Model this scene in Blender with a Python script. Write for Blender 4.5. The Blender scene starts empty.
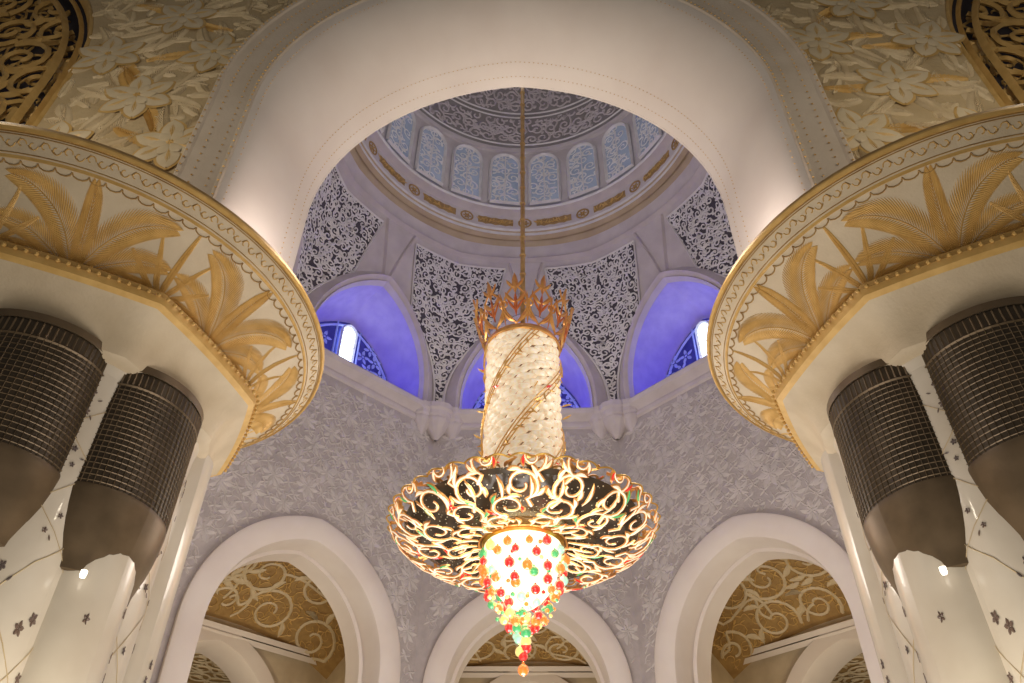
import bpy, math, random
from math import sin, cos, pi, sqrt, atan2, radians, hypot, acos
from mathutils import Vector, Matrix
random.seed(7)
SC = bpy.context.scene
COL = SC.collection
SC.view_settings.view_transform='Standard'

# ------------------------------------------------------------------ materials
def mat(name, c1, c2=None, rough=.5, metal=0., es=0., ec=None, scale=2., bump=0., bscale=20., tex='noise', spread=(.35,.65), coat=0., trans=0.):
    m = bpy.data.materials.new(name); m.use_nodes = True
    nt = m.node_tree; b = nt.nodes['Principled BSDF']
    b.inputs['Roughness'].default_value = rough
    b.inputs['Metallic'].default_value = metal
    if coat: b.inputs['Coat Weight'].default_value = coat
    if trans: b.inputs['Transmission Weight'].default_value = trans
    tc = nt.nodes.new('ShaderNodeTexCoord')
    if tex == 'noise':
        t = nt.nodes.new('ShaderNodeTexNoise'); t.inputs['Detail'].default_value = 4; out = t.outputs['Fac']
    else:
        t = nt.nodes.new('ShaderNodeTexVoronoi'); out = t.outputs['Distance']
    t.inputs['Scale'].default_value = scale
    nt.links.new(tc.outputs['Object'], t.inputs['Vector'])
    r = nt.nodes.new('ShaderNodeValToRGB')
    r.color_ramp.elements[0].position = spread[0]; r.color_ramp.elements[1].position = spread[1]
    r.color_ramp.elements[0].color = (*c1, 1); r.color_ramp.elements[1].color = (*(c2 or [x*.88 for x in c1]), 1)
    nt.links.new(out, r.inputs['Fac']); nt.links.new(r.outputs['Color'], b.inputs['Base Color'])
    if es:
        b.inputs['Emission Strength'].default_value = es
        if ec: b.inputs['Emission Color'].default_value = (*ec, 1)
        else: nt.links.new(r.outputs['Color'], b.inputs['Emission Color'])
    if bump:
        t2 = nt.nodes.new('ShaderNodeTexNoise'); t2.inputs['Scale'].default_value = bscale; t2.inputs['Detail'].default_value = 5
        nt.links.new(tc.outputs['Object'], t2.inputs['Vector'])
        bp = nt.nodes.new('ShaderNodeBump'); bp.inputs['Strength'].default_value = bump; bp.inputs['Distance'].default_value = .05
        nt.links.new(t2.outputs['Fac'], bp.inputs['Height']); nt.links.new(bp.outputs['Normal'], b.inputs['Normal'])
    return m

M_marble = mat('white_marble', (.70,.64,.54), (.60,.53,.43), rough=.28, scale=.8, coat=.3)
M_cream = mat('cream_plaster', (.63,.53,.38), (.55,.45,.31), rough=.55, scale=1.5, bump=.15)
M_soffit = mat('arch_stone', (.80,.73,.67), (.75,.67,.61), rough=.5, scale=.7)
M_band = mat('arch_border_stone', (.72,.62,.51), (.65,.55,.44), rough=.55, scale=1.5, bump=.15)
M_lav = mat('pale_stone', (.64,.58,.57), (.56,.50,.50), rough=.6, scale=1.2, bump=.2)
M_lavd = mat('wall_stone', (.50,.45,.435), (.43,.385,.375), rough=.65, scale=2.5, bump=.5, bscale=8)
M_wrel = mat('wall_relief', (.62,.57,.55), (.54,.50,.48), rough=.6, scale=2)
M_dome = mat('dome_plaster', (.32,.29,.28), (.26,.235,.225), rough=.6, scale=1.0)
M_tan = mat('tan_plaster', (.55,.42,.27), (.47,.35,.22), rough=.5, scale=1.0)
M_relief = mat('white_relief', (.80,.77,.75), (.70,.67,.65), rough=.5)
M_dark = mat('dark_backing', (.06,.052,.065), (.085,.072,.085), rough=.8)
M_gold = mat('gold_leaf', (.80,.50,.12), (.58,.34,.07), rough=.35, metal=.75, scale=3)
M_rgold = mat('rich_gold', (.88,.50,.15), (.74,.32,.09), rough=.32, metal=.65, scale=3, es=.05)  # gilding with a faint painted-in glow
M_vgold = mat('vine_gold', (.85,.55,.18), (.72,.40,.10), rough=.35, metal=.5, scale=3, es=.06)  # vine gilding brightened by a little added emission
M_goldm = mat('matt_gold', (.70,.46,.16), (.58,.36,.11), rough=.5, metal=.15, scale=4)
M_ochre = mat('ochre_ground', (.44,.28,.10), (.34,.20,.07), rough=.6, scale=3)
M_bronze = mat('dark_bronze', (.17,.12,.07), (.125,.088,.05), rough=.42, metal=.4, scale=3)
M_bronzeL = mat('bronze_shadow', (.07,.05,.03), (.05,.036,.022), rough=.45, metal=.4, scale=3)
M_spand = mat('carved_ground', (.58,.45,.26), (.50,.37,.20), rough=.6, scale=2, bump=.5, bscale=10)
M_carve = mat('carved_cream', (.72,.60,.41), (.64,.52,.33), rough=.5, scale=3)
M_blue = mat('niche_blue_wash', (.52,.46,.82), (.44,.38,.76), rough=.7)  # pale niche stone with the blue light wash put into its colour
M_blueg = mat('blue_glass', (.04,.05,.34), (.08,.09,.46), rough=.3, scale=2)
M_bluer = mat('blue_relief', (.45,.52,.95), (.36,.42,.88), rough=.5, es=.08)  # slight self-glow added so the niche flowers read brighter
M_pane = mat('window_glow', (.13,.15,.20), (.19,.21,.27), rough=.4, es=.6, scale=.6)
M_slit = mat('bright_pane', (.8,.9,1.), (.6,.8,1.), rough=.4, es=4, scale=3)
M_glow = mat('lit_crystal', (1.,.89,.68), (.82,.64,.40), rough=.25, es=.36, scale=7)
M_glow2 = mat('lit_petal', (1.,.86,.66), (1.,.66,.38), rough=.3, es=.5, scale=4)
M_core = mat('lamp_core', (1.,.93,.72), (1.,.84,.48), rough=.4, es=1.5, scale=5)
M_gap = mat('crystal_gap', (.42,.28,.13), (.32,.20,.09), rough=.4, es=.10)
M_tray = mat('crystal_tray', (.9,.85,.6), (.055,.042,.028), rough=.25, tex='voronoi', scale=9, spread=(.12,.2), es=.2)
M_crown = mat('crown_gold', (.75,.24,.07), (.58,.14,.04), rough=.3, metal=.5, scale=6, es=.08)  # red-gold accents, small glow added to the metal
M_red = mat('red_glass', (.85,.04,.03), (.7,.03,.03), rough=.1, es=.55, coat=.5, trans=.35)
M_orange = mat('orange_glass', (.97,.32,.05), (.92,.24,.04), rough=.1, es=.55, coat=.5, trans=.35)
M_green = mat('green_glass', (.14,.58,.22), (.08,.48,.18), rough=.1, es=.45, coat=.5, trans=.35)
M_cyan = mat('pale_green_glass', (.50,.85,.62), (.42,.8,.6), rough=.1, es=.55, coat=.5, trans=.35)
M_yellow = mat('yellow_glass', (.98,.80,.30), (.95,.72,.22), rough=.1, es=.65, coat=.5, trans=.35)
M_inlay = mat('inlay_stone', (.11,.085,.08), (.18,.12,.09), rough=.3)
M_vine = mat('inlay_vine', (.60,.47,.27), (.54,.42,.26), rough=.3)
M_floor = mat('floor_carpet', (.35,.30,.2), (.22,.25,.16), rough=.9, scale=1.5)
M_lamp = mat('lamp_face', (1,.92,.78), (1,.92,.78), es=3.5)

# ------------------------------------------------------------------ mesh builder
class MB:
    def __init__(s): s.v=[]; s.f=[]; s.mi=[]
    def add(s, vs, fs, m=0):
        o=len(s.v); s.v += [tuple(p) for p in vs]
        for f in fs: s.f.append(tuple(o+i for i in f)); s.mi.append(m)
    def grid(s, fn, nu, nv, m=0, closed=False):
        vs=[fn(i/nu, j/nv) for j in range(nv+1) for i in range(nu if closed else nu+1)]
        w = nu if closed else nu+1
        fs=[]
        for j in range(nv):
            for i in range(nu):
                i2=(i+1)%w
                fs.append((j*w+i, j*w+i2, (j+1)*w+i2, (j+1)*w+i))
        s.add(vs, fs, m)
    def rows(s, rows, m=0):
        n=len(rows[0]); vs=[p for r in rows for p in r]; fs=[]
        for j in range(len(rows)-1):
            for i in range(n-1):
                fs.append((j*n+i, j*n+i+1, (j+1)*n+i+1, (j+1)*n+i))
        s.add(vs, fs, m)
    def ribbon(s, pts, w, mp, h, m=0, double=False):
        n=len(pts)
        if n<2: return
        vs=[]
        for i,(x,y) in enumerate(pts):
            a=pts[max(0,i-1)]; b=pts[min(n-1,i+1)]
            tx,ty=b[0]-a[0], b[1]-a[1]; L=hypot(tx,ty) or 1
            nx,ny=-ty/L,tx/L
            ww = w(i/(n-1)) if callable(w) else w
            vs.append(mp(x-nx*ww,y-ny*ww,0)); vs.append(mp(x,y,h)); vs.append(mp(x+nx*ww,y+ny*ww,0))
            if double: vs.append(mp(x,y,-h))
        k=4 if double else 3
        fs=[]
        for i in range(n-1):
            a=i*k; b=a+k
            fs += [(a,a+1,b+1,b),(a+1,a+2,b+2,b+1)]
            if double: fs += [(a+2,a+3,b+3,b+2),(a+3,a,b,b+3)]
        s.add(vs,fs,m)
    def tube(s, pts, r, n=8, m=0):
        pts=[Vector(p) for p in pts]; rows=[]
        for i,p in enumerate(pts):
            t=(pts[min(len(pts)-1,i+1)]-pts[max(0,i-1)]).normalized()
            a=Vector((0,0,1)) if abs(t.z)<.9 else Vector((1,0,0))
            u=t.cross(a).normalized(); v=t.cross(u)
            rows.append([p+(u*cos(q*2*pi/n)+v*sin(q*2*pi/n))*r for q in range(n+1)])
        s.rows(rows,m)
    def lathe(s, prof, n=48, m=0, c=(0,0), ms=None, rf=None):
        for j in range(len(prof)-1):
            rows=[]
            for (r,z) in prof[j:j+2]:
                rows.append([ (c[0]+(r*(rf(2*pi*i/n) if rf else 1))*cos(2*pi*i/n), c[1]+(r*(rf(2*pi*i/n) if rf else 1))*sin(2*pi*i/n), z) for i in range(n+1)])
            s.rows(rows, ms[j] if ms else m)
    def slathe(s, prof, n=48, m=0, rf=None):
        s.rows([[(r*(rf(2*pi*i/n) if rf else 1)*cos(2*pi*i/n), r*(rf(2*pi*i/n) if rf else 1)*sin(2*pi*i/n), z) for i in range(n+1)] for r,z in prof],m)
    def ball(s, c, r, m=0, nu=10, nv=6, sz=1):
        s.grid(lambda u,v:(c[0]+r*sin(pi*v)*cos(2*pi*u), c[1]+r*sin(pi*v)*sin(2*pi*u), c[2]+r*sz*cos(pi*v)), nu, nv, m, closed=True)
    def obj(s, name, mats, parent=None, label=None, cat=None, kind=None, smooth=True, group=None, ang=38):
        me=bpy.data.meshes.new(name); me.from_pydata(s.v,[],s.f)
        for mm in mats: me.materials.append(mm)
        me.polygons.foreach_set('material_index', s.mi)
        if smooth: me.polygons.foreach_set('use_smooth',[True]*len(s.f))
        me.validate(); me.update()
        try: me.set_sharp_from_angle(angle=radians(ang))
        except Exception: pass
        o=bpy.data.objects.new(name, me); COL.objects.link(o)
        if parent: o.parent=parent
        if label: o['label']=label
        if cat: o['category']=cat
        if kind: o['kind']=kind
        if group: o['group']=group
        return o

# ------------------------------------------------------------------ ornament generators (2D strokes)
def lens(mb,x,y,a,L,W,mp,h,m=0,n=6,bend=0,double=False):
    pts=[]; px,py=x,y
    for i in range(n+1):
        pts.append((px,py)); aa=a+bend*(i/n); px+=L/n*cos(aa); py+=L/n*sin(aa)
    mb.ribbon(pts, lambda t: W*max(.03,sin(pi*min(1,t*.96+.02))**.8), mp, h, m, double)

def split_inside(pts, inside):
    out=[];cur=[]
    for p in pts:
        if inside(*p): cur.append(p)
        else:
            if len(cur)>2: out.append(cur)
            cur=[]
    if len(cur)>2: out.append(cur)
    return out

def scroll(mb, inside, bb, r, mp, w, h, m=0, seed=1, turns=1.3, double=False, leafs=2, npt=18):
    rnd=random.Random(seed)
    x0,y0,x1,y1=bb; j=0; y=y0
    while y<=y1:
        x=x0+(r/2 if j%2 else 0)
        while x<=x1:
            cx=x+rnd.uniform(-.14,.14)*r; cy=y+rnd.uniform(-.14,.14)*r
            a0=rnd.uniform(0,2*pi); hd=rnd.choice((-1,1)); R0=.52*r*rnd.uniform(.85,1.1)
            P=[]
            for i in range(npt+1):
                t=i/npt; rad=R0*(1-.82*t); an=a0+hd*2*pi*turns*t
                P.append((cx+rad*cos(an), cy+rad*sin(an)))
            for q in split_inside(P,inside):
                mb.ribbon(q, lambda t: w*(1.0-.35*t), mp, h, m, double)
            if inside(cx,cy):
                nb=rnd.choice([(r,0),(-r,0),(r/2,r*.87),(-r/2,r*.87)])
                ex,ey=cx+nb[0]*.95,cy+nb[1]*.95; sx,sy=P[0]
                b=rnd.uniform(-.5,.5)*r
                Q=[]
                for i in range(9):
                    t=i/8; Q.append((sx+(ex-sx)*t - (ey-sy)/r*b*sin(2*pi*t)*.5, sy+(ey-sy)*t+(ex-sx)/r*b*sin(2*pi*t)*.5))
                for q in split_inside(Q,inside):
                    mb.ribbon(q, w*.8, mp, h*.9, m, double)
                for k in range(leafs):
                    i=rnd.randint(1,npt//2); p=P[i]; an=atan2(p[1]-cy,p[0]-cx)+hd*.7
                    tip=(p[0]+.33*r*cos(an), p[1]+.33*r*sin(an))
                    if inside(*p) and inside(*tip): lens(mb,p[0],p[1],an,.36*r,w*1.7,mp,h,m,5,hd*.8,double)
            x+=r
        y+=r*.87; j+=1

def frond(mb,x,y,a,L,curl,lf,mp,h,m=0,n=16,wl=.03,ang=.9):
    pts=[];px,py=x,y
    for i in range(n+1):
        pts.append((px,py,a+curl*i/n)); px+=L/n*cos(a+curl*i/n); py+=L/n*sin(a+curl*i/n)
    mb.ribbon([(p[0],p[1]) for p in pts], lambda t:wl*1.1*(1-.7*t), mp, h*1.3, m)
    for i in range(1,n+1):
        t=i/n; l=lf*(sin(pi*(.12+.82*t))**.7)
        for s in (-1,1):
            lens(mb,pts[i][0],pts[i][1],pts[i][2]+s*ang*(1-.45*t),l,wl,mp,h,m,4,-s*.35)
    
def flower(mb,x,y,R,mp,h,m=0,mc=0,np_=6,rot=0,W=.26,vein=None):
    for k in range(np_):
        a=rot+2*pi*k/np_
        lens(mb,x+.12*R*cos(a),y+.12*R*sin(a),a,R*.88,R*W,mp,h,m,6)
        if vein is not None:
            for off in (-.6,-.3,0,.3,.6):
                lens(mb,x+.25*R*cos(a),y+.25*R*sin(a),a+off*.6,R*.55*(1-abs(off)*.4),R*.025,lambda u,v,hh:mp(u,v,hh+h*(.9-abs(off)*.7)),h*.3,vein,4,-off*.9)
    for k in range(6):
        a=k*pi/3; lens(mb,x,y,a,R*.2,R*.09,lambda u,v,hh:mp(u,v,hh+h*.6),h*.6,mc,3)

def arch_pts(w,e,zs,zb,n=14,nj=3):
    P=[(-w,zb+(zs-zb)*i/nj) for i in range(nj)]
    R=w+e; aend=pi-acos(min(1,e/R))
    L=[]
    for i in range(n+1):
        a=pi-(pi-aend)*i/n
        L.append((e+R*cos(a), zs+R*sin(a)))
    L[-1]=(0,L[-1][1])
    R_=[(-x,z) for x,z in L[:-1]][::-1]
    P2=[(-x,z) for x,z in P][::-1]
    return P+L+R_+P2
def arch_halfw(w,e,zs,z):
    if z<=zs: return w
    R=w+e; d=R*R-(z-zs)**2
    if d<=0: return 0
    return max(0, sqrt(d)-e)
def apex(w,e,zs): return zs+sqrt((w+e)**2-e*e)

def arch_sweep(mb, prof, fm, n=20, m=0, ms=None, xo=0):
    rows=[[fm(x+xo,z,d) for x,z in arch_pts(w,e,zs,zb,n)] for (w,e,zs,zb,d) in prof]
    if ms is None: mb.rows(rows,m)
    else:
        for j in range(len(rows)-1): mb.rows(rows[j:j+2], ms[j])

def wall_face(mb, w,e,zs,zb,zt,xl,xr,fm,m=0,xo=0,d=0,n=20):
    A=arch_pts(w,e,zs,zb,n); O=[]
    for x,z in A:
        if z<=zs: O.append((xl if x<0 else xr, z))
        else:
            dz=z-zs; dx=x
            tz=(zt-zs)/dz; tx=1e9
            if dx>1e-6: tx=(xr-xo)/dx
            if dx<-1e-6: tx=(xl-xo)/dx
            t=min(tz,tx); O.append((xo+dx*t, zs+dz*t))
    mb.rows([[fm(x+xo,z,d) for x,z in A],[fm(x,z,d) for x,z in O]],m)
    for i in range(len(O)-1):
        a,b=O[i],O[i+1]
        if abs(a[0]-xl)<1e-5 and abs(b[1]-zt)<1e-5 and a[1]<zt-1e-5: mb.add([fm(*a,d),fm(xl,zt,d),fm(*b,d)],[(0,1,2)],m)
        if abs(a[1]-zt)<1e-5 and abs(b[0]-xr)<1e-5 and b[1]<zt-1e-5: mb.add([fm(*a,d),fm(xr,zt,d),fm(*b,d)],[(0,1,2)],m)

# ------------------------------------------------------------------ octagonal hall
CY=20.; AP=10.; HS=AP*math.tan(pi/8)
def side(k,off=0):
    a=k*pi/4; n=(sin(a),cos(a)); T=(cos(a),-sin(a))
    return lambda x,z,d: (n[0]*(AP+off+d)+T[0]*x, CY+n[1]*(AP+off+d)+T[1]*x, z)
ZL=21.6
def archspec(k):   # xo, w, wo, zs, xl, xr, e
    if k==-1: return (-.80,3.3,4.2,9.6,-5.7,HS,.6)
    if k==1: return (.80,3.3,4.2,9.6,-HS,5.7,.6)
    return (0,2.95,3.8,9.25,-HS,HS,.6)
names={0:'wall_north',-1:'wall_northwest',1:'wall_northeast',-2:'wall_west',2:'wall_east',-3:'wall_southwest',3:'wall_southeast',4:'wall_south'}
for k in (0,-1,1,-2,2,-3,3,4):
    fm=side(k,1.2 if abs(k)==2 else 0); mb=MB()
    if abs(k)<=2:
        xo,w,wo,zs,xl,xr,e=archspec(k); zb=-1.6
        wall_face(mb,wo,e,zs,zb,ZL,xl,xr,fm,0,xo)
        arch_sweep(mb,[(wo,e,zs,zb,0),(wo,e,zs,zb,-.18),(wo-.1,e,zs,zb,-.24),(w+.25,e,zs,zb,-.2),(w+.06,e,zs,zb,-.1),(w,e,zs,zb,.1),(w,e,zs,zb,.9),(w-.12,e,zs,zb,.95),(w-.12,e,zs,zb,1.8)],fm,m=1,xo=xo)
        rnd=random.Random(20+k)
        mp=lambda x,z,h: fm(x,z,-h)
        def ins(x,z,mar=.45):
            if x<xl+.1+mar*.5 or x>xr-.1-mar*.5 or z>20.6: return False
            return z>zs and abs(x-xo)>arch_halfw(wo+mar,e,zs,z)
        j=0; z=9.6
        while z<20.8:
            x=xl+(.65 if j%2 else 0)+.2
            while x<xr:
                cx=x+rnd.uniform(-.1,.1); cz=z+rnd.uniform(-.08,.08)
                if ins(cx,cz,.45):
                    R=rnd.uniform(.44,.60); rt=rnd.uniform(0,1); nn=rnd.choice((5,6,6,8))
                    flower(mb,cx,cz,R,mp,.045,2,2,nn,rt,.25)
                    flower(mb,cx,cz,R*.5,lambda x,z,h:mp(x,z,h+.025),.03,2,2,nn,rt+.5,.28)
                elif ins(cx,cz,.2): flower(mb,cx,cz,.26,mp,.04,2,2,5,rnd.uniform(0,1),.25)
                for dx,dz in ((.65,0),(.325,.48),(-.325,.48)):
                    if ins(cx+dx,cz+dz,.2):
                        for q in range(4): lens(mb,cx+dx,cz+dz,rnd.uniform(0,.6)+q*1.6,.26,.05,mp,.035,2,4,.6)
                x+=1.3
            z+=.97; j+=1
        scroll(mb,lambda x,z:ins(x,z,.15),(xl,9.6,xr,20.4),.8,mp,.022,.022,2,seed=k+40,leafs=1,npt=11)
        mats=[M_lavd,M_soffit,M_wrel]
    elif abs(k)==3:
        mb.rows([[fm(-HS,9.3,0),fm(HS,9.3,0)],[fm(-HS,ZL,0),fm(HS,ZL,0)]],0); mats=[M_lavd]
    else:
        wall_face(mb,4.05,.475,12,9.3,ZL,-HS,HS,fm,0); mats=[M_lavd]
    mb.obj(names[k],mats,kind='structure',label='carved pale stone wall with floral relief',smooth=True)

def oct_rows(mb, prof, m=0, ms=None):
    rows=[]
    for ap,z in prof:
        rr=ap/cos(pi/8)
        rows.append([(rr*sin(pi/8+i*pi/4), CY+rr*cos(pi/8+i*pi/4), z) for i in range(9)])
    for j in range(len(rows)-1): mb.rows(rows[j:j+2], ms[j] if ms else m)
mb=MB()
oct_rows(mb,[(10,20.8),(9.9,20.85),(9.88,21.0),(9.95,21.05),(9.95,21.15),(9.75,21.3),(9.6,21.4),(9.55,21.6),(9.6,21.7),(11.5,21.75)])
mb.obj('trim_1',[M_lav],kind='structure',label='octagonal stone ledge above the walls',smooth=False)

for i in range(8):
    a=pi/8+i*pi/4; rc=AP/cos(pi/8)-.2
    mb=MB(); T=(cos(a),-sin(a))
    for s,rr in ((-1,.46),(1,.46),(0,.6)):
        c=(rc*sin(a)+T[0]*s*.75,CY+rc*cos(a)+T[1]*s*.75)
        rf=lambda t: 1+.06*abs(sin(6*t))
        mb.lathe([(.1*rr,20.1),(.3*rr,20.25),(.5*rr,20.45),(.8*rr,20.7),(rr,20.9),(rr*1.05,21.0),(rr*.98,21.05),(rr*1.1,21.15),(rr*1.15,21.35),(rr*1.3,21.45),(rr*1.3,21.72),(.1,21.78)],36,0,c,rf=rf)
    mb.obj('trim_%d'%(10+i),[M_lav],kind='structure',label='cluster of fluted stone corbel capitals at wall corner')

# ------------------------------------------------------------------ transition zone : niches and pendentives
ZR=31.9; RR=8.2
NW,NE,NS=3.05,1.6,22.4
NAP=apex(NW,NE,NS)
def tr(delta,z):
    t=min(1,max(0,(z-ZL)/(ZR-ZL))); e=t**1.8
    return (AP/cos(delta))*(1-e)+RR*e
def secmap(k):
    a0=k*pi/4
    def f(x,z,h=0):
        dl=x/AP
        dd=((dl+pi/8)%(pi/4))-pi/8
        r=tr(dd,z)-h
        return (r*sin(a0+dl),CY+r*cos(a0+dl),z)
    return f
def theta(z): return math.atan(arch_halfw(NW,NE,NS,z)/AP)
zsr=[ZL+(NAP-ZL)*(1-(1-i/22)**1.8) for i in range(23)]+[NAP+(ZR-NAP)*i/16 for i in range(1,17)]
mb=MB()
LT=2.75; Z1=29.9
for k in range(8):
    f=secmap(k)
    for sgn in (-1,1):
        rows=[]
        for z in zsr:
            th=theta(z)
            rows.append([f(sgn*(th+(pi/8-th)*i/6)*AP,z) for i in range(7)])
        for q in range(len(rows)-1): mb.rows(rows[q:q+2],1 if zsr[q]>31.0 else 0)
    for off,ww,hh in ((.34,.36,.42),(.10,.12,.30)):
        A=[(math.atan(x/AP)*AP,z) for x,z in arch_pts(NW+off,NE,NS,ZL,22)]
        mb.ribbon(A,ww,f,hh,0)
    # slim swept ribs continuing each niche arch up beside the lattice
    for sg in (-1,1):
        Q=[]
        for i in range(13):
            t=i/12; z=NAP+.2+(Z1+.35-NAP-.2)*t
            Q.append((sg*(.15+(pi/8*AP-LT-.2-.15)*t**1.4),z))
        mb.ribbon(Q,.09,f,.14,0)
    Q=[(pi/8*AP*2*(i/16-.5),30.45) for i in range(17)]
    mb.ribbon(Q,.12,f,.2,0)
mb.obj('trim_2',[M_lav,M_tan],kind='structure',label='pale plaster pendentive zone with eight arches')

nwin=1
VIS=(0,1,7,2,6)
for k in range(8):
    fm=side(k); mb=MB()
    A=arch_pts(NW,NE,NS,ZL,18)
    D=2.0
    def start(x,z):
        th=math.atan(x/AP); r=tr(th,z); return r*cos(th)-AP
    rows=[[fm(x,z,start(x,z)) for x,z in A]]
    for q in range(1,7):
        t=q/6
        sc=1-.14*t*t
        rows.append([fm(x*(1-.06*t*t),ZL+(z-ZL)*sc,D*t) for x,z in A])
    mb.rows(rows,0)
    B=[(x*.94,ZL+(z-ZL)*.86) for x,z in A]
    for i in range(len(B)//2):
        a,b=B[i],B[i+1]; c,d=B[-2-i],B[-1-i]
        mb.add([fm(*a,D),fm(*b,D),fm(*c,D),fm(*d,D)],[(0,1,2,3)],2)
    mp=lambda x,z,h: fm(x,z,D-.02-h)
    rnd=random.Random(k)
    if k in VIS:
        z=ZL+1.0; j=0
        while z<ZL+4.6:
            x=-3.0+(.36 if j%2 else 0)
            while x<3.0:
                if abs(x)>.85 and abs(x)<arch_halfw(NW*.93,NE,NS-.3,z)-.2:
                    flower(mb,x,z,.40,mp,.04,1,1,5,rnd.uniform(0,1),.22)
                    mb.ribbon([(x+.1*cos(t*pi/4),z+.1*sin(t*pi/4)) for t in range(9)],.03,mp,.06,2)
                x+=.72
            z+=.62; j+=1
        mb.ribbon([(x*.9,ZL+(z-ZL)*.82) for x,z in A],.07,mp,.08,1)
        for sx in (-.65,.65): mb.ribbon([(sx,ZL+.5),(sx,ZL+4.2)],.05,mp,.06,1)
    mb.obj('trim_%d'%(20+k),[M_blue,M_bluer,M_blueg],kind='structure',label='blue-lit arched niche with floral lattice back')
    if k in VIS:
        mb=MB()
        P=arch_pts(.40,.1,25.3,23.2,8)
        for i in range(len(P)//2):
            mb.add([fm(*P[i],D-.1),fm(*P[i+1],D-.1),fm(*P[-2-i],D-.1),fm(*P[-1-i],D-.1)],[(0,1,2,3)],0)
        mb.ribbon(P,.07,lambda x,z,h:fm(x,z,D-.1-h),.12,1)
        for zz in (23.9,24.6,25.3): mb.ribbon([(-.4,zz),(.4,zz)],.03,lambda x,z,h:fm(x,z,D-.1-h),.05,1)
        mb.obj('window_%d'%nwin,[M_slit,M_relief],kind='structure',label='small arched window glowing white in a niche'); nwin+=1

for k in range(8):
    f0=secmap(k)
    f=lambda u,z,h=0: f0(pi/8*AP+u,z,h)
    def ub(z):
        b=(pi/8-theta(z))*AP-.76 if z<NAP-.02 else 9
        t=max(0,(z-NAP+1.8)/(Z1-NAP+1.8))
        return max(.03,min(b,2.0+(LT-2.0)*min(1,t)**1.3))
    z0=ZL+.2; z1=Z1
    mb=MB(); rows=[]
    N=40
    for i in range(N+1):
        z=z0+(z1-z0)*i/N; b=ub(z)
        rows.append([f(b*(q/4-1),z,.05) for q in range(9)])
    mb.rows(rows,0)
    inside=lambda u,z: z0<z<z1 and abs(u)<ub(z)-.02
    scroll(mb,inside,(-2.9,z0,2.9,z1+.3),.46,lambda u,z,h:f(u,z,.06+h),.048,.03,1,seed=60+k,leafs=3,npt=11)
    E=[(-ub(z0+(z1-z0)*i/N),z0+(z1-z0)*i/N) for i in range(N+1)]
    mb.ribbon(E,.055,lambda u,z,h:f(u,z,.06+h),.07,1)
    mb.ribbon([(-u,z) for u,z in E],.055,lambda u,z,h:f(u,z,.06+h),.07,1)
    mb.ribbon([(LT*(q/4-1),z1) for q in range(9)],.055,lambda u,z,h:f(u,z,.06+h),.07,1)
    mb.obj('trim_%d'%(30+k),[M_dark,M_relief],kind='structure',label='white openwork arabesque lattice panel in pendentive')

# ------------------------------------------------------------------ dome
mb=MB()
prof=[(8.25,31.6),(8.05,31.75),(8.05,31.95),(7.98,32.0),(7.95,32.15),(7.95,33.1),(7.8,33.2),(7.6,33.3),(7.55,33.45),(7.75,33.5),(7.75,38.4),(7.6,38.45),(7.55,38.6),(7.7,38.7),(7.6,38.8)]
ms=[1,2,1,2,0,0,0,2,0,0,0,0,0,0]
mb.lathe(prof,96,0,(0,CY),ms=ms)
dp=[(7.6*cos(t),38.8+7.2*sin(t)) for t in [pi/2*i/16 for i in range(17)]]
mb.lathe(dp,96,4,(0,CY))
dm=lambda x,y,h: ( (7.6*cos(y)-h)*sin(x), CY+(7.6*cos(y)-h)*cos(x), 38.8+(7.2-h)*sin(y))
for (y0,y1) in ((.06,.32),(.40,.72),(.8,1.1)):
    scroll(mb,lambda x,y:y0<y*1.0<y1,(-pi,y0+.05,pi-.02,y1),.11,dm,.011,.06,5,seed=int(y0*100),leafs=2,npt=12)
    for yy in (y0-.02,y1+.02): mb.ribbon([(2*pi*i/96,yy) for i in range(97)],.008,dm,.08,2)
bm=lambda x,z,h:((7.95-h)*sin(x/7.95),CY+(7.95-h)*cos(x/7.95),z)
NP=16; seg=2*pi*7.95/NP
rnd=random.Random(5)
for i in range(NP):
    x0=i*seg
    mb.ribbon([(x0+.62+q*(seg-1.24)/8,32.62) for q in range(9)],.30,bm,.02,6)
    for q in range(18):
        xx=x0+.68+q*(seg-1.4)/18
        lens(mb,xx,32.42+rnd.uniform(0,.1),rnd.uniform(.6,2.4),.36,.04,lambda a,b,h:bm(a,b,h+.03),.03,7,5,rnd.uniform(-1.5,1.5))
    mb.ribbon([(x0+.32*cos(t*pi/8),32.62+.32*sin(t*pi/8)) for t in range(17)],.055,bm,.06,6)
    flower(mb,x0,32.62,.24,bm,.04,6,7,6)
mb.obj('ceiling',[M_lav,M_tan,M_relief,M_tan,M_dome,M_lav,M_ochre,M_goldm],kind='structure',label='round dome with gilded band and scroll relief')

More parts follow.
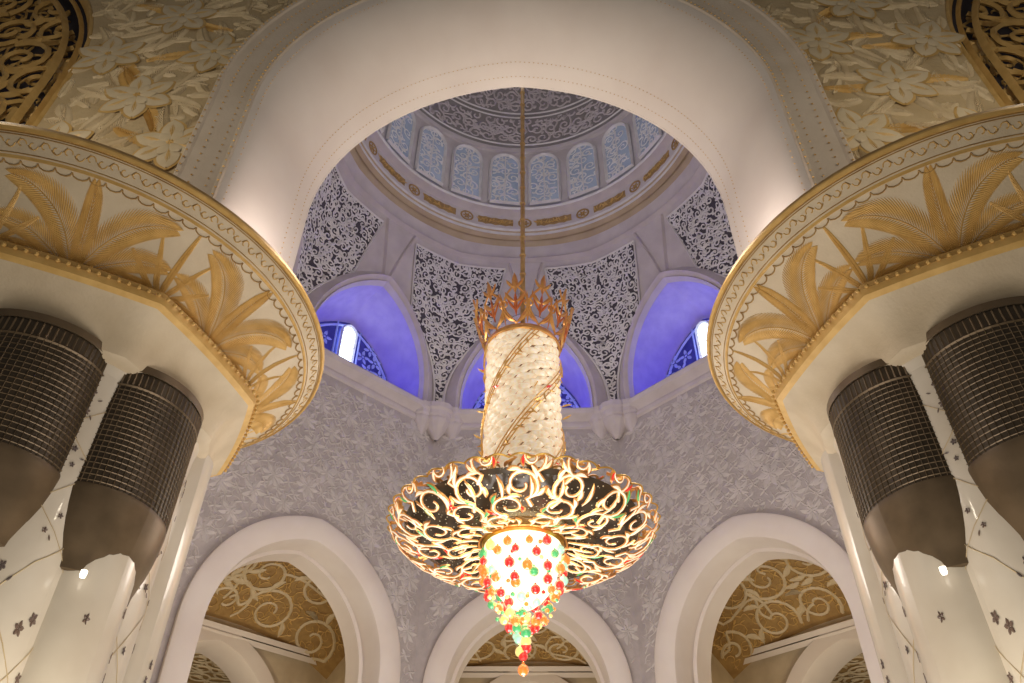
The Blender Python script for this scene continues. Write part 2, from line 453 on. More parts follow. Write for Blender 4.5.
NWI=22
for i in range(NWI):
    a0=2*pi*(i+.5)/NWI
    n=(sin(a0),cos(a0)); T=(cos(a0),-sin(a0))
    fm=lambda x,z,d,n=n,T=T: (n[0]*(7.60+d)+T[0]*x,CY+n[1]*(7.60+d)+T[1]*x,z)
    mb=MB(); w,e,zs,zb=.82,.1,37.1,33.8
    P=arch_pts(w,e,zs,zb,8)
    for q in range(len(P)//2):
        mb.add([fm(*P[q],0),fm(*P[q+1],0),fm(*P[-2-q],0),fm(*P[-1-q],0)],[(0,1,2,3)],0)
    mp=lambda x,z,h: fm(x,z,-.02-h)
    scroll(mb,lambda x,z: zb<z and abs(x)<arch_halfw(w,e,zs,z)-.03,(-.66,zb+.3,.7,37.9),.70,mp,.055,.02,1,seed=i+100,leafs=1,npt=14)
    mb.ribbon([(0,zb),(0,37.8)],.04,mp,.03,1)
    mb.ribbon(P+[P[0]],.10,mp,.14,1)
    mb.obj('window_%d'%(nwin),[M_pane,M_relief],kind='structure',label='arched dome window with white openwork tracery'); nwin+=1

# ------------------------------------------------------------------ near arch + spandrels
fn=lambda x,z,d:(x,8+d,z)
mb=MB()
prof=[(5.5,.15,13.3,9.0,.1),(5.5,.15,13.3,9.0,-.12),(5.46,.15,13.3,9.0,-.16),(5.40,.15,13.28,9.0,-.15),(5.36,.15,13.28,9.0,-.12),
 (5.05,.18,13.15,9.0,-.06),(4.82,.22,13.02,9.0,-.02),(4.79,.23,13.0,9.0,-.03),(4.75,.24,12.98,9.0,-.03),(4.72,.25,12.96,9.0,0)]
NB=len(prof)-1
arch_sweep(mb,prof,fn,n=44,m=0,ms=[2]*NB)
for i in range(1,17):
    t=i/16; a=t*pi/2
    prof.append((4.72-.67*(sin(a)**.9),.25+.225*t,12.96-.96*sin(a)**.95,9.0,0+2.05*(1-cos(a))**.8))
mb.rows([[fn(x,z,d) for x,z in arch_pts(w,e,zs,zb,44)] for (w,e,zs,zb,d) in prof[NB:]],0)
def studs(j,step,r,out=.012):
    w,e,zs,zb,d=prof[j]
    w2,e2,zs2,_,d2=prof[j+1]
    w,e,zs,d=(w+w2)/2,(e+e2)/2,(zs+zs2)/2,(d+d2)/2-out
    P=arch_pts(w,e,zs,9.4,130,20)
    acc=0
    for a,b in zip(P,P[1:]):
        acc+=hypot(b[0]-a[0],b[1]-a[1])
        if acc>=step:
            acc=0; c=fn(b[0],b[1],d)
            mb.add([(c[0]-r,c[1],c[2]),(c[0],c[1],c[2]-r),(c[0]+r,c[1],c[2]),(c[0],c[1],c[2]+r),(c[0],c[1]-r,c[2]-r*.5)],[(0,1,4),(1,2,4),(2,3,4),(3,0,4)],1)
studs(2,.10,.026); studs(4,.10,.024); studs(5,.10,.022); studs(7,.10,.026); studs(10,.10,.018,.02); studs(21,.10,.018,.03); studs(23,.10,.018,.03)
mb.obj('trim_3',[M_soffit,M_goldm,M_band],kind='structure',label='broad flared cream stone arch with studded bands',ang=50)

def sp_x1(z): return arch_halfw(5.45,.15,13.3,z)
CX2,R2,Z2=14.2,5.75,14.0
def sp_x2(z): return CX2-arch_halfw(R2,.1,Z2,z)
for s,nm in ((-1,'wall_front_west'),(1,'wall_front_east')):
    mb=MB(); rows=[]
    for i in range(70):
        z=9.0+ (23-9.0)*i/69
        a,b=sp_x1(z),sp_x2(z)
        rows.append([(s*(a+(b-a)*q/4),8.0,z) for q in range(5)])
    mb.rows(rows,0)
    mp=lambda x,z,h: (s*x,8.0-h,z)
    rnd=random.Random(3 if s<0 else 11)
    ok=lambda x,z,m_=.1: sp_x1(z)+m_<x<sp_x2(z)-m_ and 9.2<z<22
    ctr=[]; j=0; z=10.0
    while z<20.5:
        x=.6+(1.05 if j%2 else 0)
        while x<12:
            if ok(x,z,.35): ctr.append((x,z))
            x+=2.1
        z+=1.5; j+=1
    for cx,cz in ctr:
        a0=rnd.uniform(0,1)
        for q in range(8):
            a=a0+q*pi/4
            for L in (1.25,1.0,.75,.5):
                if ok(cx+L*cos(a),cz+L*sin(a),.02):
                    frond(mb,cx,cz,a,L,rnd.choice((-.5,.5)),.28,mp,.03+.006*(q%2),2 if q%4==0 else 1,17,.028,.75); break
    z=9.3; j=0
    while z<20.5:
        x=.5+(.3 if j%2 else 0)
        while x<12:
            if ok(x,z,.04) and min(hypot(x-c[0],z-c[1]) for c in ctr)>.75:
                for tr_ in range(5):
                    a=rnd.uniform(0,2*pi)
                    if ok(x+.5*cos(a),z+.5*sin(a),.0):
                        frond(mb,x,z,a,.5,rnd.uniform(-.5,.5),.2,mp,.025,1,10,.024,.8); break
            x+=.4
        z+=.34; j+=1
    for cx,cz in ctr:
        R=.70; rt=rnd.uniform(0,1)
        o_=.035
        flower(mb,cx,cz,R*1.06,lambda x,z,h:mp(x,z,h+o_),.015,2,2,6,rt,.33)
        flower(mb,cx,cz,R,lambda x,z,h:mp(x,z,h+o_+.012),.022,1,2,6,rt,.28,vein=2)
        flower(mb,cx,cz,R*.5,lambda x,z,h:mp(x,z,h+o_+.03),.02,1,2,6,rt+.5,.32)
    mb.obj(nm,[M_spand,M_carve,M_goldm],kind='structure',label='spandrel carved with gilded flowers and leaves')
    mb=MB()
    gi=lambda x,z: abs(x-CX2)<arch_halfw(R2-.5,.1,Z2,z) and z>9.6
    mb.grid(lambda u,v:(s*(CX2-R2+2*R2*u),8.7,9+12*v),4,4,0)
    scroll(mb,gi,(CX2-R2,9.8,CX2+1,20),1.25,lambda x,z,h:(s*x,8.35-h,z),.07,.06,1,seed=88,leafs=3,npt=20,turns=1.5,double=True)
    scroll(mb,gi,(CX2-R2+.5,10.2,CX2+1,20),.8,lambda x,z,h:(s*x,8.5-h,z),.035,.03,1,seed=89,leafs=2,npt=12,double=True)
    for ww,hh,wd in ((R2-.05,.2,.13),(R2-.3,.1,.05),(R2-.62,.12,.07)):
        mb.ribbon([(x+CX2,z) for x,z in arch_pts(ww,.1,Z2,9.2,24)],wd,lambda x,z,h:(s*x,8.15-h,z),hh,1)
    mb.obj('trim_%d'%(5 if s<0 else 6),[M_dark,M_goldm],kind='structure',label='gilded openwork scroll grille over dark recess')

# ------------------------------------------------------------------ chambers behind far arches
for k in (0,-1,1,-2,2):
    fm=side(k,1.2 if abs(k)==2 else 0); mb=MB(); D0=1.8; D1=8.2
    xo,w_,wo_,zs_,xl_,xr_,e_=archspec(k)
    H=15.6 if abs(k)==1 else 14.6; W=5.4; DR=2.4 if abs(k)==1 else 1.3
    wall_face(mb,w_-.12,e_,zs_,-1.6,H,-W,W,fm,1,xo,D0)
    vz=lambda x,y: H-DR*((y-D0)/(D1-D0))**1.6-1.2*(abs(x)/W)**2.4
    mb.grid(lambda u,v: fm(-W+2*W*u, vz(-W+2*W*u,D0+(D1-D0)*v), D0+(D1-D0)*v),16,14,0)
    for sx in (-W,W): mb.rows([[fm(sx,-1.6,D0),fm(sx,H,D0)],[fm(sx,-1.6,D1),fm(sx,H,D1)]],1)
    za=H-DR-.75-3.9
    wall_face(mb,3.0,.7,za,-1.6,H,-W,W,fm,1,0,D1)
    arch_sweep(mb,[(3.7,.7,za,-1.6,D1),(3.7,.7,za,-1.6,D1-.25),(3.1,.7,za,-1.6,D1-.2),(3.0,.7,za,-1.6,D1),(3.0,.7,za,-1.6,D1+1.5)],fm,m=2)
    for dz,dd in ((0,.25),(-.25,.15)):
        zc=H-DR-.35+dz
        mb.rows([[fm(-W,zc-.18,D1-dd),fm(W,zc-.18,D1-dd)],[fm(-W,zc,D1-dd-.15),fm(W,zc,D1-dd-.15)],[fm(-W,zc+.12,D1),fm(W,zc+.12,D1)]],2)
    za2=za-.5
    D2=D1+6
    mb.rows([[fm(-W,H-DR-.8,D1),fm(W,H-DR-.8,D1)],[fm(-W,H-DR-.8,D2),fm(W,H-DR-.8,D2)]],0)
    wall_face(mb,2.6,.7,za2-.8,-1.6,H-DR-.8,-W,W,fm,1,0,D2)
    arch_sweep(mb,[(3.2,.7,za2-.8,-1.6,D2),(3.2,.7,za2-.8,-1.6,D2-.25),(2.6,.7,za2-.8,-1.6,D2-.2),(2.6,.7,za2-.8,-1.6,D2+1.5)],fm,m=2)
    mb.rows([[fm(-W,-1.6,D2+3),fm(W,-1.6,D2+3)],[fm(-W,H,D2+3),fm(W,H,D2+3)]],1)
    cm=lambda x,y,h: fm(x,vz(x,y)-.04-h,y)
    scroll(mb,lambda x,y: abs(x)<W-.2 and D0+.1<y<D1-.2,(-W,D0+.2,W,D1),2.0,cm,.075,.05,3,seed=5+k,leafs=3,npt=28,turns=1.5)
    scroll(mb,lambda x,y: abs(x)<W-.2 and D0+.1<y<D1-.2,(-W+.4,D0+.2,W,D1),.8,cm,.022,.02,4,seed=15+k,leafs=2,npt=12)
    cm2=lambda x,y,h: fm(x,H-DR-.83-h,y)
    scroll(mb,lambda x,y: abs(x)<W-.2 and D1+1.6<y<D2-.2,(-W,D1+1.6,W,D2),1.3,cm2,.07,.05,3,seed=35+k,leafs=3,npt=20,turns=1.6)
    mb.obj('wall_chamber_%s'%{0:'north',-1:'northwest',1:'northeast',-2:'west',2:'east'}[k],[M_ochre,M_cream,M_soffit,M_carve,M_goldm],kind='structure',label='side chamber with gilded scroll vault beyond the arch')

mb=MB(); mb.rows([[(-45,-25,-1.6),(45,-25,-1.6)],[(-45,60,-1.6),(45,60,-1.6)]],0)
mb.obj('floor',[M_floor],kind='structure',label='patterned carpeted floor')

# ------------------------------------------------------------------ columns
def oct_rf(t):
    t+=pi/8
    d=((t+pi/8)%(pi/4))-pi/8
    d=pi/8-abs(d)
    return (cos(pi/8)/cos(d))*.75+.25*1
LAN=(0,7,6,5)
def lift(z):
    if z<2: return z
    if z<3.3: return z+.62*(z-2)/1.3
    if z<7.1: return z+.62
    return z+.62-.28*min(1,(z-7.1))
def lifted(mb):
    mb.v=[(x,y,lift(z)) for x,y,z in mb.v]; return mb
def build_column(cx,cy,rot,first=None,mir=1):
    root=bpy.data.objects.new('column',None); COL.objects.link(root)
    root.location=(cx,cy,-1.6); root.rotation_euler=(0,0,rot); root.scale=(.89*mir,.89,1)
    root['label']='massive clustered white marble column with gilded palm capital'; root['category']='column'; root['group']='clustered marble columns'
    root.empty_display_size=1
    if first:
        for ch in first.children:
            c=ch.copy(); c.parent=root; COL.objects.link(c)
        return root
    ZO=1.6
    mp_=lambda o: setattr(o,'location',(0,0,ZO))
    mb=MB()
    mb.lathe([(2.1,-1.6),(2.1,6.3)],64,0)
    for i in range(8):
        a=pi/8+i*pi/4; c=(1.78*cos(a),1.78*sin(a))
        mb.lathe([(1.2,-1.6),(1.2,-1.2),(.95,-1.0),(.9,-.8),(.88,5.5),(.9,5.9),(1.0,6.3)],28,0,c)
        a=i*pi/4; c=(2.28*cos(a),2.28*sin(a))
        mb.lathe([(.85,-1.6),(.85,-1.2),(.68,-1.0),(.64,-.9),(.64,3.5),(.64,6.2)],28,0,c)
    o=lifted(mb).obj('shaft',[M_marble],root); mp_(o)
    mb=MB(); rnd=random.Random(9)
    for i in range(8):
        a=pi/8+i*pi/4; c=(1.78*cos(a),1.78*sin(a))
        def lm(x,z,h,a=a,c=c): return (c[0]+(.895+h)*cos(a+x/.88),c[1]+(.895+h)*sin(a+x/.88),z)
        z=-.6
        while z<5.6:
            x=rnd.uniform(-.8,.8)
            flower(mb,x,z,rnd.uniform(.035,.062),lm,.008,0,0,5,rnd.uniform(0,1),.32)
            if rnd.random()<.5: lens(mb,x+.1,z-.1,rnd.uniform(-1,3),.07,.012,lm,.008,0,4,.4)
            z+=rnd.uniform(.06,.17)
        for ph in (0,2.2,4.2):
            mb.ribbon([(.55*sin(q*.42+ph),-.7+q*.2) for q in range(32)],.006,lm,.006,1)
        a=i*pi/4; c=(2.28*cos(a),2.28*sin(a))
        def lm2(x,z,h,a=a,c=c): return (c[0]+(.645+h)*cos(a+x/.64),c[1]+(.645+h)*sin(a+x/.64),z)
        z=-.6
        while z<3.3:
            flower(mb,rnd.uniform(-.7,.7),z,.045,lm2,.01,0,0,5,rnd.uniform(0,1),.3); z+=rnd.uniform(.12,.3)
    o=lifted(mb).obj('flower_inlay',[M_inlay,M_vine],root,label='dark star-flower and vine inlay'); mp_(o)
    mb=MB()
    K=.945
    P=[(2.65,6.02),(2.98,6.05),(3.08,6.12),(3.13,6.3),(3.22,6.5),(3.42,6.70),(3.56,6.76)]
    mb.slathe([(r*K,z) for r,z in P],96,0,rf=oct_rf)
    mb.lathe([(r*K,z) for r,z in [(3.56,6.76),(3.66,6.8),(3.68,6.9),(3.6,6.96),(3.62,7.02),(3.54,7.08),(3.2,7.1)]],64,1,rf=oct_rf)
    FP=[(3.30,7.06),(3.26,7.10),(3.32,7.3),(3.45,7.55),(3.64,7.8),(3.88,8.02),(4.08,8.14)]
    nq=len(FP)-1
    rows=[]
    for q in range(nq+1):
        r,z=FP[q]; fr=max(0,1-q/nq)
        rows.append([(r*(1+(oct_rf(2*pi*i/96)-1)*fr)*cos(2*pi*i/96),r*(1+(oct_rf(2*pi*i/96)-1)*fr)*sin(2*pi*i/96),z) for i in range(97)])
    mb.rows(rows,0)
    mb.lathe([(4.08,8.14),(4.10,8.13),(4.12,8.17)],96,1)
    mb.lathe([(4.12,8.17),(4.36,8.38)],96,3)
    mb.lathe([(4.36,8.38),(4.39,8.37),(4.42,8.41),(4.42,8.44),(4.38,8.46)],96,1)
    mb.lathe([(4.38,8.46),(4.36,8.54),(4.2,8.6),(3,8.62),(.01,8.62)],96,2)
    for i in range(150):
        a=2*pi*i/150; r=3.72*K*oct_rf(a); mb.ball((r*cos(a),r*sin(a),6.9),.035,1,6,4)
    o=lifted(mb).obj('capital',[M_cream,M_goldm,M_ochre,M_cream],root,label='flared cream capital with gilt mouldings'); mp_(o)
    mb=MB()
    def fpm(x,y,h):
        a=x/3.8
        t=max(0,min(1,(y)/1.32))*nq
        i=min(nq-1,int(t)); f=t-i
        r=FP[i][0]*(1-f)+FP[i+1][0]*f; z=FP[i][1]*(1-f)+FP[i+1][1]*f
        r*=1+(oct_rf(a)-1)*max(0,1-t/nq)
        return ((r+h*.75)*cos(a),(r+h*.75)*sin(a),z-h*.6)
    per=2*pi*3.8/8
    for i in range(8):
        x0=i*per+per/2
        for q,an in enumerate((-1.3,-1.0,-.68,-.36,.36,.68,1.0,1.3)):
            frond(mb,x0,.02,pi/2-an,.86+.2*cos(an*1.3),-an*.45,.15,fpm,.012,0,18,.018,.55)
        frond(mb,x0,.02,pi/2,1.15,0.02,.18,fpm,.014,0,22,.019,.55)
        x1=i*per
        for s in (-1,1):
            frond(mb,x1+s*.06,.02,pi/2-s*.15,1.65,-s*1.3,.36,fpm,.013,0,44,.015,1.05)
            frond(mb,x1+s*.14,.02,pi/2-s*.65,1.42,-s*.95,.31,fpm,.012,0,36,.015,1.0)
            frond(mb,x1+s*.25,.02,pi/2-s*1.05,1.0,-s*.5,.2,fpm,.012,0,24,.015,.95)
        frond(mb,x1,.02,pi/2,1.22,.1,.30,fpm,.014,0,30,.016,.85)
    nS=110
    for i in range(nS):
        x=i*2*pi*3.8/nS; r_=pi*3.8/nS
        mb.ribbon([(x+r_*cos(t*pi/5),1.3-.07*sin(t*pi/5)) for t in range(6)],.010,fpm,.02,1)
    def frm(x,y,h):
        a=x/4.2; r=4.12+y*.75; z=8.17+y*.655
        return ((r+h*.6)*cos(a),(r+h*.6)*sin(a),z-h*.8)
    nf=170
    for i in range(nf):
        x=i*2*pi*4.2/nf
        sg=1 if i%2 else -1
        mb.ribbon([(x+.07*(1-t/12)*cos(sg*t*.6)+.05,.165+.08*(1-t/12)*sin(sg*t*.6)) for t in range(9)],.009,frm,.012,0)
        lens(mb,x-.02,.16,sg*.8,.10,.015,frm,.014,1,4,.5)
    for yy in (.03,.28,.31): mb.ribbon([(i*2*pi*4.2/120,yy) for i in range(121)],.009,frm,.015,1)
    o=lifted(mb).obj('palm_relief',[M_goldm,M_ochre],root,label='gilded palm fronds in relief'); mp_(o)
    mb=MB()
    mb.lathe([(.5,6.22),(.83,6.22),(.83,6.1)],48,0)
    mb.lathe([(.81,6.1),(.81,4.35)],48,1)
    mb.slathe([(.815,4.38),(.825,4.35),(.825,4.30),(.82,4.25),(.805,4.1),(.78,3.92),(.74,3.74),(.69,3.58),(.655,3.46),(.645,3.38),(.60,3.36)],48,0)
    lmm=lambda x,z,h:((.812+h)*cos(x),(.812+h)*sin(x),z)
    for i in range(66):
        a=2*pi*i/66
        mb.ribbon([(a,4.38),(a,6.1)],.007,lmm,.012,0)
        for q in range(18):
            zz=4.42+q*.08
            mb.ribbon([(a,zz),(a+2*pi/66,zz)],.008,lmm,.008,0)
        mb.ribbon([(a,5.88),(a,6.08)],.018,lmm,.014,0)
    mb.ribbon([(2*pi*q/36,5.86) for q in range(37)],.02,lmm,.02,0)
    lifted(mb)
    ln=None
    for i in LAN:
        a=i*pi/4
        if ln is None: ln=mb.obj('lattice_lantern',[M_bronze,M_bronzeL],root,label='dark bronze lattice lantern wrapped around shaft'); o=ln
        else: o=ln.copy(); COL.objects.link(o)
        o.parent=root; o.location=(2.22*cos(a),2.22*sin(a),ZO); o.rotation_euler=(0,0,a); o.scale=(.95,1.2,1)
    mb=MB(); mb.lathe([(.01,0),(.03,0),(.04,.03),(.04,.08),(.01,.08)],16,0)
    sp=None
    for i in LAN:
        a=i*pi/4-.2
        if sp is None: sp=mb.obj('spotlight',[M_lamp],root,label='small white downlight'); o=sp
        else: o=sp.copy(); COL.objects.link(o)
        o.parent=root; o.location=(2.93*cos(a),2.93*sin(a),ZO+3.86)
    return root
c1=build_column(-7.1,9.6,radians(-16))
c2=build_column(7.1,9.6,radians(16),c1,-1)

# ------------------------------------------------------------------ chandelier
root=bpy.data.objects.new('chandelier',None); COL.objects.link(root); root.location=(0,CY,0)
root['label']='giant gilded crystal chandelier with glowing cylinder and scroll dish'; root['category']='chandelier'
mb=MB()
mb.tube([(0,0,17),(0,0,46)],.085,12)
for i in range(27): mb.ball((0,0,19.6+i*.98),.12,0,10,5,.6)
mb.obj('suspension_rod',[M_goldm],root)
RB=1.15; BT=17.0
mb=MB(); mb.lathe([(RB-.05,10.6),(RB-.05,BT+.05),(.1,BT+.15)],48,0)
nr,na=31,11; z0,z1=10.7,BT
rnd=random.Random(2)
for j in range(nr):
    for i in range(na):
        sh=(.5 if j%2 else 0)+j*.14
        th=2*pi*(i+sh+rnd.uniform(-.05,.05))/na; zc=z0+(z1-z0)*(j+.5)/nr; dz=(z1-z0)/nr*.72; da=pi/na*1.06
        tw=rnd.uniform(.3,.8)
        def f(u,v):
            uu=u*2-1; vv=v*2-1
            w=max(0,1-abs(uu)**2.6)**.7
            b=(1-uu**4)*(1-vv**4)
            r=RB-.05+.07*b+.06*vv*w
            a=th+uu*da
            return (r*cos(a),r*sin(a),zc+vv*dz*(.03+.97*w)+.09*uu*tw-.05*(1-uu*uu))
        mb.grid(f,8,4,1)
mb.obj('crystal_body',[M_gap,M_glow],root,label='glowing cylinder of overlapping crystal leaf tiles')
mb=MB()
for q in range(4):
    for off in (0,.10,.2):
        P=[]
        for i in range(60):
            t=i/59; a=q*pi/2+t*3.4+off; P.append(((RB+.085)*cos(a),(RB+.085)*sin(a),z0+.1+t*(z1-z0-.2)))
        mb.tube(P,.02,6,0)
    for i in range(3,58,2):
        a=q*pi/2+i/59*3.4+.1; p=((0,0,z0+.1+i/59*(z1-z0-.2)))
        vm=lambda x,y,h,a=a,p=p:((RB+.11+h)*cos(a+x/RB),(RB+.11+h)*sin(a+x/RB),p[2]+y)
        lens(mb,0,0,rnd.uniform(-2.6,.5) if i%2 else rnd.uniform(.6,2.8),.26,.035,vm,.02,1 if i%13==0 else 0,5,.5,True)
for i in range(14):
    a=rnd.uniform(0,2*pi); z=rnd.uniform(11,16.6)
    e=rnd.uniform(-.4,.9)
    pm=lambda x,y,h,a=a,z=z:((RB+.05+x)*cos(a)-h*sin(a),(RB+.05+x)*sin(a)+h*cos(a),z+y)
    lens(mb,0,0,e,.32,.04,pm,.02,1 if i%4==0 else 0,5,rnd.uniform(-.8,.8),True)
mb.obj('gilded_vine',[M_vgold,M_red],root,label='gilded spiral vine with small red leaves')
mb=MB()
CB=BT
mb.lathe([(1.18,CB-.10),(1.24,CB-.06),(1.24,CB+.03),(1.2,CB+.08),(1.18,CB+.15)],48,0)
for i in range(11):
    a0=2*pi*i/11
    cmn=lambda x,y,h,a0=a0:((1.22+.56*(y/2.0)**.85+h)*cos(a0+x/1.3),(1.22+.56*(y/2.0)**.85+h)*sin(a0+x/1.3),CB+.05+y)
    for s in (-1,1):
        mb.ribbon([(s*.36*sin(pi*min(1,t/10*1.0)),.05+t/10*1.35) for t in range(11)],.035,cmn,.035,0,True)
        lens(mb,s*.05,.1,pi/2-s*.95,.66,.07,cmn,.04,0,5,s*.9,True)
        lens(mb,0,.75,pi/2-s*.9,.52,.065,cmn,.035,0,5,s*.8,True)
        lens(mb,0,.45,pi/2-s*.5,.5,.04,cmn,.035,1,5,0,True)
        mb.ribbon([(s*(.36+.12*cos(t*.7)),.75+.12*sin(t*.7)) for t in range(8)],.025,cmn,.03,0,True)
    lens(mb,0,.3,pi/2,.8,.06,cmn,.04,1,6,0,True)
    lens(mb,0,1.1,pi/2,.72,.08,cmn,.04,0,6,0,True)
    for s in (-1,1): lens(mb,0,1.25,pi/2+s*.7,.42,.05,cmn,.035,0,4,-s*.4,True)
    lens(mb,.36,.05,pi/2,1.1,.05,cmn,.04,0,6,.1,True)
mb.obj('crown',[M_rgold,M_crown],root,label='open gold crown of spiky palmettes with red accents')
DP=[(1.15,10.06),(1.9,9.88),(2.5,9.86),(3.0,9.96),(3.35,10.16),(3.56,10.38),(3.66,10.60),(3.58,10.70),(3.2,10.68),(2.3,10.72),(1.4,11.15)]
ds=[0]
for a,b in zip(DP,DP[1:]): ds.append(ds[-1]+hypot(b[0]-a[0],b[1]-a[1]))
def dprof(s):
    s=max(0,min(ds[-1]-1e-6,s))
    for i in range(len(ds)-1):
        if s<=ds[i+1]:
            f=(s-ds[i])/(ds[i+1]-ds[i]); a,b=DP[i],DP[i+1]
            tx,tz=b[0]-a[0],b[1]-a[1]; L=hypot(tx,tz)
            return a[0]+tx*f, a[1]+tz*f, tz/L, -tx/L
rho0=1.15
def dmap(x,y,h,off=0):
    rho=hypot(x,y); a=atan2(y,x)
    r,z,nr_,nz_=dprof(rho-rho0)
    r+=nr_*(h+off); z+=nz_*(h+off)
    return (r*cos(a),r*sin(a),z)
mb=MB()
hi=lambda x,y,h:dmap(x,y,h,.022)
rc=random.Random(6)
def spiral(cx,cy,R,a0,hd,turns,w,tail=None):
    n=20;P=[]
    if tail: P.append(tail)
    for i in range(n+1):
        t=i/n; rad=R*(1-.78*t); an=a0+hd*2*pi*turns*t
        P.append((cx+rad*cos(an),cy+rad*sin(an)))
    mb.ribbon(P,lambda t:w*(1.1-.5*t),dmap,.025,0,True)
    mb.ribbon(P,lambda t:w*.45*(1.1-.5*t),hi,.018,1)
    for i,l in ((2,.5),(5,.5),(8,.45),(12,.4)):
        p=P[i]; q=P[i+1]; t=atan2(q[1]-p[1],q[0]-p[0])
        lens(mb,p[0],p[1],t-hd*.7,R*l*1.9,w*1.2,dmap,.025,0,6,hd*1.0,True)
        lens(mb,p[0],p[1],t-hd*.7,R*l*1.65,w*.65,hi,.02,rc.choice((1,1,1,1,1,1,2,3)),6,hd*1.0)
for (rho,n,R,w,off) in ((1.75,10,.42,.06,0),(2.5,13,.48,.065,.5),(3.25,16,.48,.065,0),(3.95,19,.40,.058,.5),(4.75,20,.5,.06,0)):
    for i in range(n):
        a=2*pi*(i+off)/n; hd=1 if i%2 else -1
        cx,cy=rho*cos(a),rho*sin(a)
        tl=((rho-R*1.5)*cos(a-hd*.5*pi/n),(rho-R*1.5)*sin(a-hd*.5*pi/n))
        spiral(cx,cy,R,a+pi+hd*.3,hd,1.25,w,tl)
for i in range(26):
    a=2*pi*i/26
    for r0,l in ((1.25,.7),(2.85,.7)):
        b=a+r0
        lens(mb,r0*cos(b),r0*sin(b),b+.3,l,.07,dmap,.03,0,6,-.8,True)
        lens(mb,r0*cos(b),r0*sin(b),b+.3,l*.9,.035,hi,.02,1,6,-.8)
for i in range(40):
    a=2*pi*i/40
    P=[]
    for t in range(9):
        b=a+(t/8-.5)*2*pi/40; bulge=.12*sin(pi*t/8)
        rr=3.62+bulge
        P.append((rr*cos(b),rr*sin(b),10.56+.3*bulge))
    mb.tube(P,.025,5,4)
mb.ribbon([(1.19*cos(2*pi*t/96),1.19*sin(2*pi*t/96)) for t in range(97)],.03,dmap,.03,0,True)
mb.obj('scroll_dish',[M_rgold,M_glow2,M_red,M_green,M_gold],root,label='wide dish of gilded openwork scrolls with lit petals')
mb=MB()
mb.lathe([(1.2,10.3),(2.0,10.15),(2.8,10.22),(3.15,10.4),(3.25,10.52),(2.6,10.56),(1.3,10.7)],72,0)
mb.obj('crystal_tray',[M_tray],root,label='dark tray sprinkled with crystal beads')
mb=MB()
mb.lathe([(1.14,10.15),(1.12,10.02),(1.05,9.98)],40,1)
mb.slathe([(1.05,10.0),(1.0,9.5),(.88,9.1),(.70,8.75),(.5,8.5),(.3,8.35),(.01,8.3)],40,0)
mb.obj('lamp_bowl',[M_core,M_gold],root,label='bright white glowing inverted bowl')
cols=[M_red,M_orange,M_green,M_cyan,M_yellow,M_red,M_orange,M_red,M_green]
base={}
for m in set(c.name for c in cols):
    b=MB(); b.ball((0,0,0),.125,0,14,9); b.ball((0,0,.145),.035,0,6,4); 
    me=bpy.data.meshes.new('crystal_ball'); me.from_pydata(b.v,[],b.f); me.materials.append(bpy.data.materials[m])
    me.polygons.foreach_set('use_smooth',[True]*len(b.f)); me.update(); base[m]=me
rnd=random.Random(4)
layers=[(9.7,1.14,13),(9.40,1.12,13),(9.10,1.07,13),(8.82,.96,12),(8.56,.83,11),(8.32,.67,10),(8.08,.50,8),(7.86,.34,7),(7.66,.20,5),(7.45,.11,3),(7.22,.07,2),(7.0,0,1),(6.78,0,1)]
for j,(z,r,n) in enumerate(layers):
    for i in range(n):
        a=2*pi*(i+.5*(j%2)+rnd.uniform(-.12,.12))/n
        o=bpy.data.objects.new('crystal_ball',base[rnd.choice(cols).name]); COL.objects.link(o)
        o.parent=root; s=rnd.uniform(.8,1.15); o.scale=(s,s,s)
        o.location=(r*cos(a)*rnd.uniform(.96,1.04),r*sin(a),z+rnd.uniform(-.1,.1))
mb=MB()
for i in range(100):
    t=rnd.random()**.8; a=rnd.uniform(0,2*pi); z=9.85-2.2*t; r=1.05*sqrt(max(0,1-t**2.0))+.05
    mb.ball((r*cos(a),r*sin(a),z),rnd.uniform(.04,.065),rnd.randrange(5),8,5)
o=mb.obj('crystal_bead',[M_red,M_orange,M_green,M_cyan,M_yellow],root,label='small coloured beads between the balls'); o['kind']='stuff'

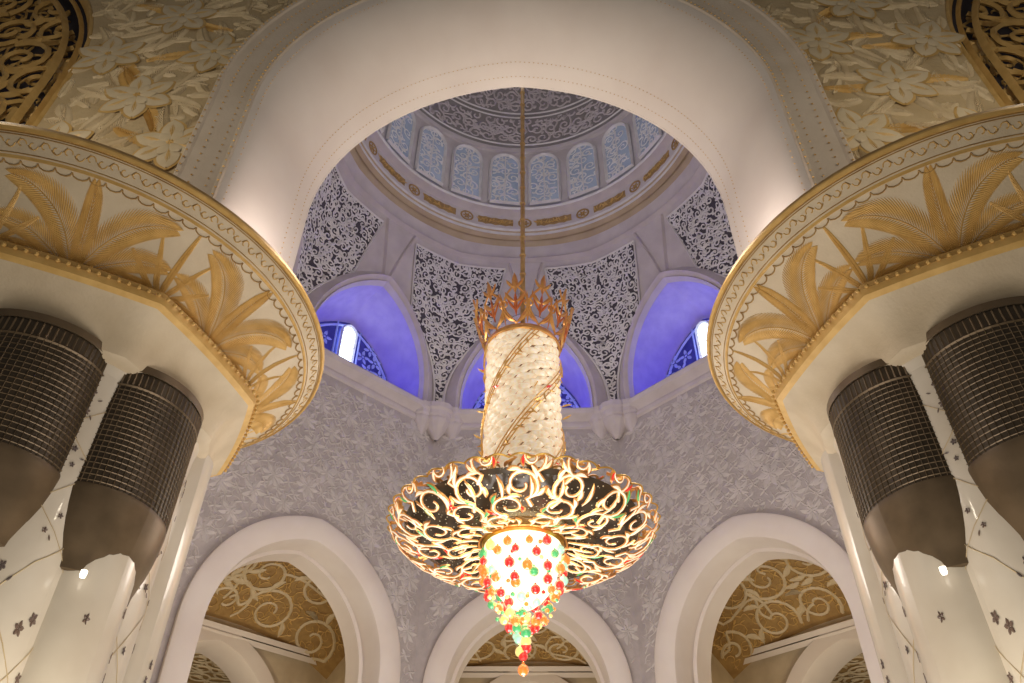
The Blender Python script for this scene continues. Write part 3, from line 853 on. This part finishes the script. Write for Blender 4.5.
# ------------------------------------------------------------------ lights
def light(t,loc,e,col,size=1,rot=None,spot=None):
    l=bpy.data.lights.new('lamp_and_fill',t); l.energy=e; l.color=col  # one name for the hall's own lamps and the added fills
    if t=='AREA': l.size=size
    else: l.shadow_soft_size=size
    if t=='SPOT': l.spot_size=spot or 1.5; l.spot_blend=.8
    o=bpy.data.objects.new('lamp_and_fill',l); COL.objects.link(o); o.location=loc
    if rot: o.rotation_euler=rot
    return o
for k in VIS:
    a=k*pi/4; r=AP+1.5
    light('POINT',(r*sin(a),CY+r*cos(a),22.0),120,(.14,.11,1.0),.25)
for s in (-1,1):
    light('POINT',(s*4.5,CY-1.5,14.5),280,(1,.92,.87),1.0)
light('POINT',(0,CY-4.5,8.0),270,(1,.89,.79),.8)
light('POINT',(0,CY+4.2,22.5),210,(1,.92,.88),.8)
light('AREA',(0,CY,0),1200,(1,.91,.85),7,(pi,0,0))  # added uplight fill at hall floor, no fixture there
light('POINT',(0,CY,35.0),360,(.98,.96,1),1)  # added fill brightening the drum and its windows
for s in (-1,1):
    light('POINT',(s*3.2,8.5,9.3),125,(1,.87,.80),.6)
    light('POINT',(s*7.6,5.0,10.8),160,(1,.88,.70),.3)  # unseen fills added to brighten the spandrels
    light('POINT',(s*4.2,7.6,2.2),38,(1,.88,.68),.12)
light('AREA',(0,7.0,-1.2),390,(1,.90,.81),4,(pi,0,0))  # unseen floor fill added to soften the near arch
light('AREA',(0,1,-1.3),215,(1,.88,.73),7,(pi,0,0))  # warm fill added at floor near the camera, not a real lamp
for k in (0,-1,1,-2,2):
    f=side(k); light('POINT',f(0,8.5,5),220,(1,.82,.54),.5); light('POINT',f(0,6.5,12),90,(1,.85,.65),.5)
w=bpy.data.worlds.new('World'); SC.world=w; w.use_nodes=True
w.node_tree.nodes['Background'].inputs[0].default_value=(1,.92,.85,1)
w.node_tree.nodes['Background'].inputs[1].default_value=.115

# ------------------------------------------------------------------ camera
cd=bpy.data.cameras.new('camera'); cd.sensor_width=36; cd.lens=28.125; cd.clip_end=500
cam=bpy.data.objects.new('camera',cd); COL.objects.link(cam)
Mx=Matrix.Rotation(radians(1.87),4,'Z')@Matrix.Rotation(radians(131),4,'X')@Matrix.Rotation(radians(.6),4,'Z')
cam.matrix_world=Matrix.Translation((.295,0,0))@Mx
SC.camera=cam
bpy.context.view_layer.update()
for o in list(SC.objects):
    if o.parent is None: o.location.z+=1.6
